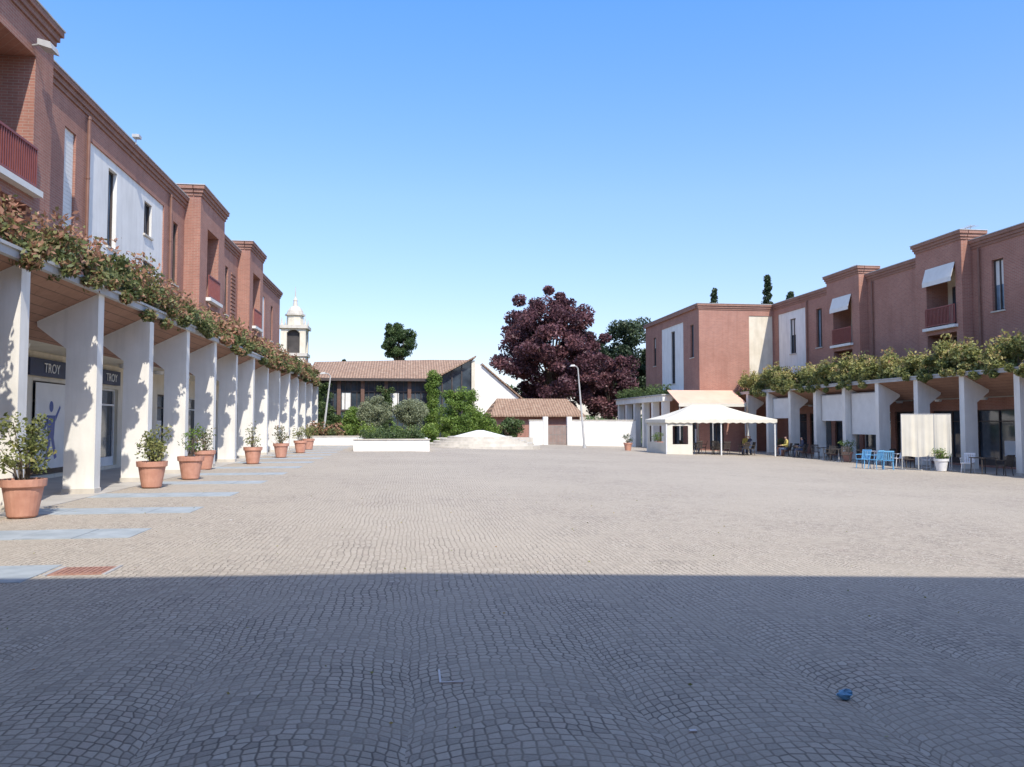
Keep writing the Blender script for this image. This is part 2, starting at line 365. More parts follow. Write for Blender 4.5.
# paving bands
PY=[15.5+3.6*i for i in range(14)]
PYs=[4.7,8.3,11.9]+PY
b=B('stone_paving_strips')
for yb in [9.1,12.2,15.3,18.5]+[22.1+3.6*i for i in range(11)]:
    n=5
    for i in range(n):
        x0=-7.6+i*.75; j=random.uniform(-.02,.02); b.box('bluestone',x0+.006,x0+.744,yb-.5+j,yb+.5+j,-.02,.006+random.uniform(0,.003))
b.finish()
b=B('drain_cover'); b.box('rust',-3.75,-3.2,8.95,9.4,-.02,.008)
for i in range(9): b.box('rust',-3.70+i*.055,-3.675+i*.055,9.0,9.35,.009,.016)
b.box('metal',-3.79,-3.752,8.91,9.44,-.02,.012); b.box('metal',-3.198,-3.16,8.91,9.44,-.02,.012); b.finish()
b=B('chalk_marking'); b.box('chalk',.19,.203,5.0,5.26,-.02,.002); b.box('chalk',.204,.34,5.0,5.012,-.02,.002); b.finish()

# ------------------------------------------------------------------ arcades
def arcade(name,X,s,z,piers,y0,y1,shops,depth=3.2,wk='cream',zo=2.75,gap=(.45,.35)):
    b=B(name); x=lambda d:X+s*d
    for py in piers:
        poly=[(x(0),z-.1),(x(0),z+4.55),(x(1.3),z+3.9),(x(1.28),z+3.74),(x(.66),z+3.25),(x(.66),z-.1)]
        b.prism('pier',poly,py-.17,py+.17)
        b.box('stone',min(x(-.02),x(.68)),max(x(-.02),x(.68)),py-.19,py+.19,z-.1,z+.12)
    b.quad('soffit',(x(.02),y0,z+4.5),(x(.02),y1,z+4.5),(x(1.9),y1,z+3.55),(x(1.9),y0,z+3.55))
    b.quad('cream',(x(1.9),y0,z+3.55),(x(1.9),y1,z+3.55),(x(depth),y1,z+3.55),(x(depth),y0,z+3.55))
    lo,hi=sorted((x(-.1),x(.02))); b.box('metal',lo,hi,y0-.1,y1+.1,z+4.5,z+4.64)
    lo,hi=sorted((x(-.14),x(.1))); b.box('metal',lo,hi,y0-.12,y1+.12,z+4.642,z+4.70)
    lo,hi=sorted((x(.1),x(depth))); b.box('roof',lo,hi,y0,y1,z+4.56,z+4.62)
    lo,hi=sorted((x(.95),x(1.03))); b.box('plaster',lo,hi,y0,y1,z+4.62,z+4.95)
    for yy in (y0+.01,y1-.01):
        b.quad('cream',(x(0.02),yy,z+4.6),(x(0.02),yy,z+4.5),(x(1.9),yy,z+3.55),(x(depth),yy,z+3.55),(x(depth),yy,z+4.6))
    lo,hi=sorted((x(-.2),x(depth))); b.box('floor',lo,hi,y0,y1,z-.05,z+.012)
    ops=[]
    for i in range(len(piers)-1):
        a=piers[i]+gap[0]-y0; e=piers[i+1]-gap[1]-y0
        if a<0: continue
        kind=shops[i%len(shops)]
        ops.append((a,e,z+.12,z+zo,kind))
        ym=(piers[i]+piers[i+1])/2; b.cyl('frame',x(2.5),ym,z+3.43,z+3.545,.16,.2,16)
    b.wall(wk,(x(depth),y0),(0,1),(-s,0),y1-y0,z,z+3.55,ops)
    return b,x
bL,xl=arcade('arcade_colonnade',-7.0,-1,0,PYs,2.5,PYs[-1]+.3,['shop','shopw','shop','shop','shopw'])
bL.finish()
PR=[20.9+3.47*i for i in range(12)]
bR,xr=arcade('arcade_colonnade',26.0,1,-.7,PR,19,60.9,['shop','shop','shop','shopw'],wk='brick',zo=2.95,gap=(.25,.2))
for i,zz in ((6,1.6),(7,2.4),(9,2.6)):
    y=PR[i]; bR.box('blind',26.36,26.40,y+.3,y+3.2,-.7+zz,3.35); bR.tube('metal',[(26.38,y+.2,3.32),(26.38,y+3.3,3.32)],[.04,.04])
bR.finish()
for (ya,yb,txt) in ((22.7,25.1,'TROY'),(27.5,29.4,'TROY')):
    b=B('shop_sign'); b.box('sign',-10.19,-10.08,ya,yb,2.88,3.36); e=b.finish()
    c=bpy.data.curves.new('lettering','FONT'); c.body=txt; c.size=.38; c.extrude=.006; c.align_x='CENTER'
    c.materials.append(MAT['frame']); o=bpy.data.objects.new('lettering',c); col.objects.link(o)
    o.rotation_euler=(R(90),0,R(90)); o.location=(-10.065,(ya+yb)/2+.1,2.99); o.parent=e
b=B('window_poster')
b.box('blind',-10.13,-10.11,23.15,25.0,.3,2.7)
yc=24.1
def poly(pts): b.quad('bluegraphic',*[(-10.105,yc+p[0],p[1]) for p in pts])
poly([(.13*math.cos(t),2.05+.16*math.sin(t)) for t in [2*math.pi*i/14 for i in range(14)]])
poly([(-.28,1.80),(.28,1.80),(.20,1.15),(-.18,1.15)])
poly([(-.18,1.15),(.02,1.15),(-.15,.55),(-.32,.55)]); poly([(.02,1.15),(.20,1.15),(.42,.6),(.26,.55)])
poly([(-.28,1.8),(-.5,1.35),(-.42,1.3),(-.2,1.62)]); poly([(.28,1.8),(.55,2.1),(.6,2.02),(.28,1.62)])
b.finish()

# ------------------------------------------------------------------ left building
b=B('brick_building')
u=(0,1);n=(1,0); ZT=11.8; TT=12.4
def seg(y0,y1,ops=(),zt=ZT,X=-10.2,zb=4.6):
    b.wall('brick',(X,y0),u,n,y1-y0,zb,zt-.3,[(o[0]-y0,o[1]-y0)+tuple(o[2:]) for o in ops])
    b.cornice((X,y0),u,n,y1-y0,zt)
def panel(y0,y1,z0,z1,ops=(),X=-10.2):
    b.wall('plaster',(X-.05,y0),u,n,y1-y0,z0,z1,[(o[0]-y0,o[1]-y0)+tuple(o[2:]) for o in ops])
def tower(y0,y1,ops=(),zt=TT,X=-9.5,back=-10.3):
    b.wall('brick',(X,y0),u,n,y1-y0,4.6,zt-.3,[(o[0]-y0,o[1]-y0)+tuple(o[2:]) for o in ops])
    L=abs(back-X)
    b.wall('brick',(back,y0),(1,0),(0,-1),L,4.6,zt-.3); b.wall('brick',(back,y1),(1,0),(0,1),L,4.6,zt-.3)
    b.cornice((X,y0),u,n,y1-y0,zt)
    for za,zb2,d in ((zt-.5,zt-.36,.05),(zt-.36,zt-.2,.11),(zt-.2,zt-.04,.18),(zt-.04,zt,.21)):
        kk='metal' if zb2==zt else 'brick_trim'
        b.box(kk,X-2.2,X-.305-.03,y0-d+.002,y1+d-.002,za+.002,zb2-.006)
seg(2.5,16.0,[(5,6.2,8.3,10.4,'win'),(11,12.2,8.3,10.4,'win')])
tower(16.0,22.2,[(18.0,21.2,7.45,10.9,'balc'),(18.0,21.2,4.7,7.0,'balc')],12.15)
seg(22.2,37.3,[(24.7,25.5,7.3,10.4,'shut'),(26.6,34.3,5.2,10.6,'panel'),(35.6,36.3,7.6,10.3,'win')])
panel(26.6,34.3,5.2,10.6,[(28.3,29.1,7.6,10.3,'tall'),(32.0,32.9,8.9,10.2,'win'),(32.0,33.3,5.6,7.9,'win')])
tower(37.3,42.0,[(38.6,40.8,7.45,10.7,'balc'),(38.6,40.8,4.7,7.0,'balc')])
seg(42.0,48.6,[(43.5,44.2,7.6,10.3,'win'),(45.4,46.1,7.6,10.3,'win')])
for i in range(14): b.box('brick_trim',-10.2,-10.14,46.8,47.9,7.2+i*.22,7.32+i*.22)
tower(48.6,52.8,[(49.6,51.9,7.45,10.7,'balc'),(49.6,51.9,4.7,7.0,'balc')])
seg(52.8,64,[(55.5,57.5,5.2,10.4,'panel'),(60,60.8,7.6,10.2,'win')])
panel(55.5,57.5,5.2,10.4,[(56.1,56.9,7.6,10.2,'wwin')])
for y in (26.2,34.9,42.3,53.1): b.pipe(-10.1,y,4.65,11.25)
b.box('roof',-26,-10.5,2.5,64,10.9,11.2)
b.wall('brick',(-26,64),(1,0),(0,1),15.8,0,11.5); b.wall('brick',(-26,2.5),(1,0),(0,-1),15.8,0,11.5); b.wall('brick',(-26,2.5),(0,1),(-1,0),61.5,0,11.5)
b.box('interior',-25.8,-11.9,2.7,63.8,0,10.8)
b.tube('metal',[(-9.5,21.0,11.1),(-9.2,21.0,11.15)],[.025,.025]); b.hexa('metal',[(-9.3,20.8,11.05),(-8.95,20.8,10.95),(-8.95,21.25,10.95),(-9.3,21.25,11.05),(-9.3,20.8,11.2),(-9.0,20.8,11.13),(-9.0,21.25,11.13),(-9.3,21.25,11.2)])
b.tube('metal',[(-9.95,30,11.7),(-9.95,30,11.95)],[.02,.02]); b.box('metal',-10.05,-9.8,29.85,30.15,11.93,12.04)
b.finish()

# ------------------------------------------------------------------ right building
b=B('brick_building')
n=(-1,0); ZT=11.15; TT=11.7; XF=29.2
def segr(y0,y1,ops=(),zt=ZT,X=XF):
    b.wall('brick',(X,y0),u,n,y1-y0,3.9,zt-.3,[(o[0]-y0,o[1]-y0)+tuple(o[2:]) for o in ops]); b.cornice((X,y0),u,n,y1-y0,zt)
def towerr(y0,y1,ops,zt=TT,X=28.6,back=29.3):
    b.wall('brick',(X,y0),u,n,y1-y0,3.9,zt-.3,[(o[0]-y0,o[1]-y0)+tuple(o[2:]) for o in ops])
    L=back-X
    b.wall('brick',(X,y0),(1,0),(0,-1),L,3.9,zt-.3); b.wall('brick',(X,y1),(1,0),(0,1),L,3.9,zt-.3)
    b.cornice((X,y0),u,n,y1-y0,zt)
    for za,zb2,d in ((zt-.5,zt-.36,.05),(zt-.36,zt-.2,.11),(zt-.2,zt-.04,.18),(zt-.04,zt,.21)):
        b.box('metal' if zb2==zt else 'brick_trim',X+.335,X+1.4,y0-d+.002,y1+d-.002,za+.002,zb2-.006)
segr(19,38.0,[(22,22.8,7.2,9.8,'tall'),(29,29.8,7.2,9.8,'tall'),(33.4,34.1,7.2,9.8,'tall'),(35.8,36.6,7.2,9.8,'tall')])
towerr(38.0,41.8,[(38.5,40.9,6.8,10.1,'balc',1),(38.5,40.9,4.0,6.4,'balc')])
segr(41.8,47.6,[])
towerr(47.6,51.6,[(48.5,50.8,6.8,10.0,'balc',1),(48.5,50.8,4.0,6.4,'balc')])
segr(51.6,61,[(53.4,54.2,7.0,9.8,'tall'),(55.8,60.2,4.6,10.2,'panel')])
b.wall('plaster',(XF+.05,55.8),u,n,4.4,4.6,10.2,[(1.6,2.5,6.9,9.6,'win')])
for y in (37.4,42.1,47.0,55.4): b.pipe(29.1,y,3.95,10.6)
b.box('roof',29.5,44,19,61,10.3,10.6); b.box('interior',30.8,43.8,19.2,60.8,-.7,10.2)
b.wall('brick',(29.2,19),(1,0),(0,-1),14.8,-.7,10.9); b.wall('brick',(44,19),(0,1),(1,0),56,-.7,10.9)
WY=61; WX=22.9
b.wall('brick',(WX,WY),(1,0),(0,-1),6.3,-.7,ZT-.3,[(4.2,6.2,4.6,10.2,'panel'),(.8,2.0,-.6,1.9,'shop')])
b.wall('cream',(WX+4.2,WY+.05),(1,0),(0,-1),2.0,4.6,10.2)
b.cornice((WX,WY),(1,0),(0,-1),6.3,ZT)
b.wall('brick',(WX,WY),u,n,14.5,-.7,ZT-.3,[(1.2,2.0,6.9,9.6,'tall'),(3.7,9.6,4.3,10.1,'panel'),(11.2,12.0,6.9,9.6,'win'),(.8,3,-.6,2,'shop'),(4,6.5,-.6,2,'shop'),(7.5,10,-.6,2,'shop'),(11,13.5,-.6,2,'shop')])
b.wall('plaster',(WX+.05,WY+3.7),u,n,5.9,4.3,10.1,[(2.3,3.3,5.0,9.6,'win')])
b.box('brick_trim',WX-.18,WX+.3,WY+.335,WY+14.6,ZT-.36,ZT-.04); b.box('metal',WX-.21,WX+.3,WY+.335,WY+14.7,ZT-.03,ZT)
b.wall('brick',(WX,75.5),(1,0),(0,1),21.1,-.7,ZT-.3)
b.box('roof',WX+.3,44,61.3,75.4,10.3,10.6); b.box('interior',24,43.8,62.4,75.2,-.7,10.2)
def antenna(x,y,z,h):
    b.tube('metal',[(x,y,z),(x,y,z+h)],[.025,.02],6); 
    for i in range(5): b.tube('metal',[(x-.35+.03*i,y-.2+i*.18,z+h-.1),(x+.35-.03*i,y-.2+i*.18,z+h-.1)],[.012,.012],4)
    b.tube('metal',[(x,y-.3,z+h-.1),(x,y+.7,z+h-.1)],[.015,.015],4)
antenna(31.5,41,10.6,2.2); antenna(30.5,51,10.6,1.9)
for (x,y) in ((32,46),(33,55),(30.5,66)): b.box('brick_trim',x-.4,x+.4,y-.3,y+.3,10.6,11.7); b.box('metal',x-.5,x+.5,y-.4,y+.4,11.7,11.8)
b.finish()
b=B('arcade_colonnade')
for i in range(6):
    py=61.6+2.7*i; b.box('pier',20.0,20.55,py-.25,py+.25,-.8,3.3); b.box('stone',19.97,20.58,py-.27,py+.27,-.8,-.5)
b.box('pier',19.9,20.7,61.2,75.6,3.3,3.75); b.box('metal',19.8,22.85,61.1,75.7,3.755,3.85); b.box('cream',20.7,22.85,61.2,75.6,3.55,3.74)
b.finish()
b=B('sloped_awning')
b.hexa('peach',[(20.2,58.2,3.0),(25.6,58.2,3.0),(25.6,60.95,4.1),(20.2,60.95,4.1),(20.2,58.2,3.06),(25.6,58.2,3.06),(25.6,60.95,4.16),(20.2,60.95,4.16)])
b.box('canvas',20.2,25.6,58.17,58.2,2.8,3.06)
for x in (20.3,22.9,25.5): b.tube('metal',[(x,58.3,-.68),(x,58.3,3.0)],[.04,.04])
b.finish()
b=B('brick_building')
yaw=R(-2.6); f=(math.sin(-yaw),math.cos(-yaw)); rt=(f[1],-f[0])
SH=11.3; DB=-1.0
O=(f[0]*DB-rt[0]*34,f[1]*DB-rt[1]*34)
ops=[]
for i in range(17):
    ops.append((2+i*4.4,3.6+i*4.4,7.6,9.8,'win')); ops.append((2+i*4.4,3.6+i*4.4,4.4,6.6,'win')); ops.append((1.6+i*4.4,4.2+i*4.4,.1,3.0,'shop'))
P=b.wall('brick',O,rt,f,76,-.8,SH-.3,ops)
b.cornice(O,rt,f,76,SH)
b.ob('roof',P,0,76,SH-.6,SH-.35,.35,12); b.ob('interior',P,.3,75.7,-.7,SH-.7,.5,11.8)
b.finish()

hedge('photinia_hedge',-7.95,-6.92,3,30,4.64,5.65,54000,.066,LEAF['photinia'],5,drape=-6.78)
hedge('photinia_hedge',-7.9,-6.95,30,62,4.64,5.55,40000,.088,LEAF['photinia'],4.2,drape=-6.78)
hedge('evergreen_hedge',25.95,27.3,19.3,60.5,3.9,5.6,72000,.088,LEAF['hedge'],4.2,drape=25.8)
hedge('evergreen_hedge',20.1,20.9,62,75.4,3.85,4.4,6000,.09,LEAF['dark'],3)

# ------------------------------------------------------------------ potted plants
def pot(x,y,z=0,s=1.0,kind='photinia',n=900,hh=1.1,ps='terracotta',wide=.45):
    b=B('potted_plant')
    prof=[(.20,0),(.23,.03),(.31,.5),(.35,.52),(.36,.64),(.31,.64),(.29,.56),(.0,.56)]
    ns=24; vs=[];fs=[]
    for r,h in prof:
        for i in range(ns):
            a=2*math.pi*i/ns; vs.append((x+r*s*math.cos(a),y+r*s*math.sin(a),z+h*s+.012))
    for k in range(len(prof)-1):
        for i in range(ns): fs.append((k*ns+i,k*ns+(i+1)%ns,(k+1)*ns+(i+1)%ns,(k+1)*ns+i))
    b.add(ps,vs,fs); b.cyl('soil',x,y,z+.5*s,z+.585*s,.29*s)
    cc=[]
    for i in range(18):
        a=rng.uniform(0,2*math.pi); r=rng.uniform(.1,1)*wide*s; h=rng.uniform(.2,1)*hh*s
        c=(x+r*math.cos(a),y+r*math.sin(a),z+.6*s+h); cc.append(c)
        b.tube('bark',[(x+.05*math.cos(a),y+.05*math.sin(a),z+.5*s),(x+r*.4*math.cos(a),y+r*.4*math.sin(a),z+.6*s+h*.5),c],[.014,.01,.005],5)
    e=b.finish(); P,t=clumps(cc,rng.uniform(.12,.26,18)*s,n); leaves('foliage',P,.042*s,t*.85,LEAF[kind],e)
pot(-6.45,14.4,0,1.0,'hedge',1300,1.05); pot(-6.25,20.5,0,1.0,'hedge',900,.85,wide=.38); pot(-6.1,23.4,0,1.0,'green',300,.95,wide=.3)
pot(-6.9,28.2,0,1.0,'photinia',350,.7,wide=.25); pot(-6.0,31.8,0,1,'hedge',250,.9,wide=.25); pot(-5.8,37.3,0,1,'photinia',450,.8,wide=.3)
pot(-5.7,43,0,1,'hedge',450,.7,wide=.35); pot(-5.9,48,0,1,'hedge',500,.7,wide=.35)
pot(24.3,34.0,-.66,.9,'green',500,.5,'whiteplastic',.3); pot(19.3,60.4,-.55,1,'green',500,.7); pot(15.6,56,-.45,.9,'dark',400,.7)
pot(25.2,43.5,-.69,.9,'green',500,.7); pot(25.3,52,-.69,.9,'dark',400,.7)

# ------------------------------------------------------------------ gazebo
b=B('canvas_gazebo')
x0,x1,y0,y1=16.5,23.9,50,54.2; zg=-.62; ze=1.8; zp=2.8
ov=.12
ra=(19.0,52.1,zp); rb=(21.0,52.1,zp)
A=(x0-ov,y0-ov,ze);Bq=(x1+ov,y0-ov,ze);C=(x1+ov,y1+ov,ze);D=(x0-ov,y1+ov,ze)
def panelq(a,b2,c,d,N=8):
    vs=[];fs=[]
    for i in range(N+1):
        for j in range(N+1):
            s_,t_=i/N,j/N
            p=Vector(a).lerp(Vector(b2),s_).lerp(Vector(d).lerp(Vector(c),s_),t_)
            p.z-=.14*math.sin(math.pi*t_)*(.6+.4*math.sin(math.pi*s_))
            vs.append(tuple(p))
    for i in range(N):
        for j in range(N):
            k=i*(N+1)+j; fs.append((k,k+N+1,k+N+2,k+1))
    b.add('canvas',vs,fs)
panelq(A,Bq,rb,ra); panelq(Bq,C,rb,rb); panelq(C,D,ra,rb); panelq(D,A,ra,ra)
for (p,q) in ((A,Bq),(Bq,C),(C,D),(D,A)):
    L=(Vector(q)-Vector(p)).length; N=int(L/.5)
    for i in range(N):
        a=Vector(p).lerp(Vector(q),i/N); c=Vector(p).lerp(Vector(q),(i+1)/N); m=(a+c)/2
        b.quad('canvas',tuple(a),tuple(c),(c.x,c.y,c.z-.2),(m.x,m.y,m.z-.26),(a.x,a.y,a.z-.2))
for x in (x0,(x0+x1)/2,x1):
    for y in (y0,y1): b.tube('frame',[(x,y,zg-.1),(x,y,ze)],[.05,.05],8)
b.tube('frame',[(x0,y0,ze-.02),(x1,y0,ze-.02)],[.03,.03]); b.tube('frame',[(x0,y1,ze-.02),(x1,y1,ze-.02)],[.03,.03])
# canvas side curtains with openings, left bay only
b.wall('canvas',(x0-.02,y0+.06),(0,1),(-1,0),y1-y0-.12,zg,ze-.02,[(.5,3.6,zg+.9,zg+2.0,'void')])
b.wall('canvas',(x0+.06,y0+.0),(1,0),(0,-1),1.7,zg,ze-.05,[(.35,1.4,zg+.8,zg+2.0,'void')])
b.finish()
def furn_xform(x,y,rot):
    c,s=math.cos(rot),math.sin(rot); return lambda px,py,pz,z0:(x+c*px-s*py,y+s*px+c*py,z0+pz)
def chair(x,y,z,rot,mat):
    b=B('outdoor_chair'); T=furn_xform(x,y,rot)
    def bx(a0,a1,c0,c1,h0,h1,lean=0):
        b.hexa(mat,[T(a0,c0,h0,z),T(a1,c0,h0,z),T(a1,c1,h0,z),T(a0,c1,h0,z),T(a0,c0-lean,h1,z),T(a1,c0-lean,h1,z),T(a1,c1-lean,h1,z),T(a0,c1-lean,h1,z)])
    bx(-.23,.23,-.22,.24,.42,.455)
    for sx in (-1,1):
        for sy in (-.2,.2): b.tube(mat,[T(sx*.21,sy*1.15,0,z),T(sx*.19,sy*.9,.42,z)],[.018,.022],6)
        b.tube(mat,[T(sx*.23,-.24,.66,z),T(sx*.25,.18,.66,z),T(sx*.22,.22,.44,z)],[.018,.02,.018],6)
        b.tube(mat,[T(sx*.2,-.2,.44,z),T(sx*.22,-.32,.88,z)],[.02,.016],6)
    for i in range(5): bx(-.17+i*.075,-.13+i*.075,-.23,-.21,.455,.84,.09)
    bx(-.22,.22,-.335,-.31,.82,.89)
    b.finish()
def table(x,y,z,mat,r=.42,sq=False):
    b=B('outdoor_table'); 
    if sq:
        b.box(mat,x-.4,x+.4,y-.4,y+.4,z+.7,z+.735)
        for a in(-.35,.35):
            for c in(-.35,.35): b.tube(mat,[(x+a,y+c,z),(x+a*.95,y+c*.95,z+.7)],[.02,.02],6)
    else:
        b.cyl(mat,x,y,z+.71,z+.74,r); b.cyl('metal',x,y,z+.03,z+.71,.03); b.cyl('metal',x,y,z,z+.03,.24,.18)
    b.finish()
for (x,y,r) in ((20.9,51,0),(22.7,51.2,1.6),(21.0,53.0,3.0),(19.6,51.8,1.2),(18.7,52.8,-1.4),(23.2,53,3.1),(24.9,50.4,1.4),(22.0,50.6,.5),(20.2,50.8,-.6),(18.9,50.9,.2)): chair(x,y,gz(x)-.0,r,'darkplastic')
for (x,y) in ((20.9,51.9),(22.7,52.2),(19.1,52.0)): table(x,y,gz(x),'darkplastic')
for (x,y,r) in ((21.6,34.9,.4),(22.0,34.5,-.5),(21.3,35.4,2.0)): chair(x,y,gz(x),r,'blueplastic')
for (x,y,r) in ((25.2,36.2,.4),(24.9,38.2,1.5),(25.1,33.3,2.2)): chair(x,y,gz(x),r,'whiteplastic')
table(25.0,35.2,gz(25),'whiteplastic',sq=True); table(25.1,32.3,gz(25.1),'darkplastic',sq=True); chair(25.3,31.3,gz(25),.2,'darkplastic'); chair(24.6,36.9,gz(24.6),3,'darkplastic')
for (x,y,r) in ((25.4,45.6,.3),(25.0,46.8,2.8),(25.3,49,1.2),(25.4,50.5,.4),(24.9,41.0,1.9),(25.3,39.7,.3),(24.6,44.4,2),(24.7,48.2,.9),(24.4,42.3,2.6)): chair(x,y,gz(x),r,'darkplastic')
table(25.2,46.2,gz(25),'darkplastic'); table(25.3,49.8,gz(25),'darkplastic'); table(25.1,40.4,gz(25),'whiteplastic',sq=True); table(24.5,43.2,gz(24.5),'darkplastic')
b=B('fabric_screen')
T=furn_xform(22.95,34.9,R(-22)); z=gz(23)
for i in range(4): b.tube('metal',[T(i*.7,0,0,z),T(i*.7,0,2.62,z)],[.025,.025],8); b.box('metal',T(i*.7,0,0,z)[0]-.04,T(i*.7,0,0,z)[0]+.04,T(i*.7,0,0,z)[1]-.25,T(i*.7,0,0,z)[1]+.25,z,z+.03)
N=36; vs=[];fs=[]
for i in range(N+1):
    a=i*2.1/N; wv=.03*math.sin(a*11+math.sin(a*3))+.015*math.sin(a*23+1)
    vs+= [T(a,-.03+wv,.62+.02*math.sin(a*7),z),T(a,-.03+wv*.4,2.58,z)]
for i in range(N): fs.append((2*i,2*i+2,2*i+3,2*i+1))
b.add('canvas',vs,fs); b.tube('metal',[T(0,0,2.6,z),T(2.1,0,2.6,z)],[.02,.02]); b.finish()

# ------------------------------------------------------------------ people
def seated(x,y,z,rot,top,name='seated_person'):
    Vv=[(0,0,.53),(0,-.03,.72),(0,0,.98),(0,.02,1.15),(0,.05,1.25),(0,.05,1.34)]; rr=[.15,.135,.155,.058,.085,.085]
    E=[(0,1),(1,2),(2,3),(3,4),(4,5)]
    hands=[]
    for s in(-1,1):
        n=len(Vv); Vv+=[(s*.18,0,1.07),(s*.25,.06,.82),(s*.17,.30,.76),(s*.14,.38,.765)]; rr+=[.07,.05,.032,.036]
        E+=[(2,n),(n,n+1),(n+1,n+2),(n+2,n+3)]; hands.append((s,Vector((s*.14,.40,.765))))
        n=len(Vv); Vv+=[(s*.1,.06,.52),(s*.13,.46,.54),(s*.13,.46,.12),(s*.14,.60,.05)]; rr+=[.105,.075,.048,.042]
        E+=[(0,n),(n,n+1),(n+1,n+2),(n+2,n+3)]
    me=bpy.data.meshes.new('tmp'); me.from_pydata(Vv,E,[]); o=bpy.data.objects.new('tmp',me); col.objects.link(o)
    o.modifiers.new('s','SKIN'); sv=me.skin_vertices[0].data
    for i,r in enumerate(rr): sv[i].radius=(r,r*(.75 if i in(0,1,2) else 1)); 
    sv[0].use_root=True
    ss=o.modifiers.new('ss','SUBSURF'); ss.levels=2; ss.render_levels=2
    dg=bpy.context.evaluated_depsgraph_get(); m2=bpy.data.meshes.new_from_object(o.evaluated_get(dg)); bpy.data.objects.remove(o)
    for k in('skin','hair',top,'jeans','darkplastic'): m2.materials.append(MAT[k])
    for p in m2.polygons:
        c=p.center; p.use_smooth=True
        if c.z>1.16: p.material_index=1 if (c.z>1.36 or (c.y<.03 and c.z>1.2)) else 0
        elif c.y>.31 and c.z>.7: p.material_index=0
        elif c.z<.11: p.material_index=4
        elif c.z<.64 and not(abs(c.x)>.2 and c.y<.1): p.material_index=3
        else: p.material_index=2
    e=empty(name); ob=bpy.data.objects.new('body',m2); col.objects.link(ob); ob.parent=e
    b=B.__new__(B); b.d={}; b.e=e; b.name=name
    for s,h in hands:
        for i,l in enumerate((.065,.075,.07,.055)):
            q=h+Vector(((i-1.5)*.018,.01,0)); b.tube('skin',[q,q+Vector((0,l*.6,.004)),q+Vector((0,l,-.018))],[.010,.009,.007],6)
        q=h+Vector((-s*.03,-.03,0)); b.tube('skin',[q,q+Vector((-s*.03,.035,0)),q+Vector((-s*.03,.06,-.01))],[.012,.010,.008],6)
    b.tube('skin',[(0,.125,1.29),(0,.155,1.265)],[.008,.014],6)
    for s in(-1,1): b.tube('hair',[(s*.03,.125,1.302),(s*.03,.137,1.302)],[.008,.006],6); b.tube('skin',[(s*.085,.04,1.31),(s*.098,.04,1.27)],[.014,.012],6)
    b.tube('railing',[(-.02,.132,1.238),(.02,.132,1.238)],[.006,.006],5)
    b.finish()
    e.location=(x,y,z-.02); e.rotation_euler=(0,0,rot)
seated(24.9,50.4,gz(24.9),1.4,'jacket'); seated(22.7,51.2,gz(22.7),1.6,'shirt'); seated(23.2,53.0,gz(23.2),3.1,'jacket')
seated(25.3,49.0,gz(25.3),1.2,'shirt')

# ------------------------------------------------------------------ far end of the piazza
b=B('planter_wall')
b.box('plaster',-3.1,1.1,45.0,45.3,-.1,.62); b.box('plaster',-3.1,-2.8,45.31,52,-.1,.62); b.box('plaster',.8,1.1,45.31,52,-.1,.62); b.box('stone',-3.15,1.15,44.95,45.35,.622,.68)
b.box('soil',-2.79,.79,45.31,52,-.1,.5); b.finish()
hedge('evergreen_hedge',-2.7,.7,46.5,51.5,.5,1.0,7000,.07,LEAF['dark'],3)
b=B('stone_stage'); cx,cy,zb=4.9,56,-.15
hs=[-.3,.16,.32,.48,.64,.78]; rs=[4.3,3.8,3.3,2.8,2.3]
for i in range(5): b.cyl('stone',cx,cy,zb+hs[i]-.01,zb+hs[i+1],rs[i],rs[i]-.03,64)
b.cyl('plaster',cx,cy,zb+.775,zb+1.2,1.9,.25,48)
b.box('stone',1.6,9.4,60.6,61.2,-.4,.45); b.finish()
b=B('low_wall'); b.box('plaster',-8.5,-3.4,57.0,57.3,-.1,.6); b.box('stone',-8.55,-3.35,56.95,57.35,.602,.66); b.finish()
hedge('photinia_hedge',-8.3,-4.5,57.6,59.2,.3,1.4,5000,.09,LEAF['photinia'],2.5)
hedge('evergreen_hedge',-4.4,2.0,57.8,59.2,.0,1.3,8000,.09,LEAF['green'],2.5)

b=B('glass_pavilion')
XA,XM,XB,YF,YR,YB=-8.3,2.0,5.5,72,77,83
ze_,zr_=5.5,7.5
b.wall('glass',(XA,YF),(1,0),(0,-1),XM-XA,0,ze_); b.quad('glass',(XM,YF,0),(XB,YF,0),(XB,YF,zr_-.15),(XM,YF,ze_))
for i in range(6):
    x=XA+i*(XM-XA)/5; b.box('brown',x-.16,x+.16,YF-.35,YF-.02,-.1,ze_)
    if i<5:
        for k in (1,2,3): xx=x+k*(XM-XA)/20; b.box('dframe',xx-.03,xx+.03,YF-.08,YF-.02,0,ze_)
for zz in (2.6,4.3): b.box('dframe',XA,XB,YF-.1,YF-.015,zz,zz+.12)
for i in range(2): b.box('blind',XA+2.3+i*4.2,XA+3.1+i*4.2,YF-.045,YF-.03,2.75,4.25)
b.box('brick',XA,XM,YF-.30,YF-.03,0,.7)
for i in range(1,5):
    x=XM+i*(XB-XM)/4; b.box('dframe',x-.05,x+.05,YF-.12,YF-.02,0,ze_+(zr_-ze_)*i/4-.15)
b.box('cream',XB,XB+.3,YF-.3,YB,-.2,zr_-.3)
b.box('brick',XA-.25,XA,YF-.3,YB,0,ze_); b.box('interior',XA,XB,YF+.3,YB,0,ze_-.1)
def slab(k,q,t=.14): b.hexa(k,[*q,*[(p[0],p[1],p[2]+t) for p in q]])
slab('tiles',[(XA-.7,YF-.9,ze_-.12),(XM,YF-.9,ze_-.12),(XM,YR,zr_),(XA-.7,YR,zr_-.3)])
slab('tiles',[(XM,YF-.9,ze_-.12),(XB+.4,YF-.6,zr_),(XB+.4,YR,zr_+.02),(XM+.001,YR,zr_)])
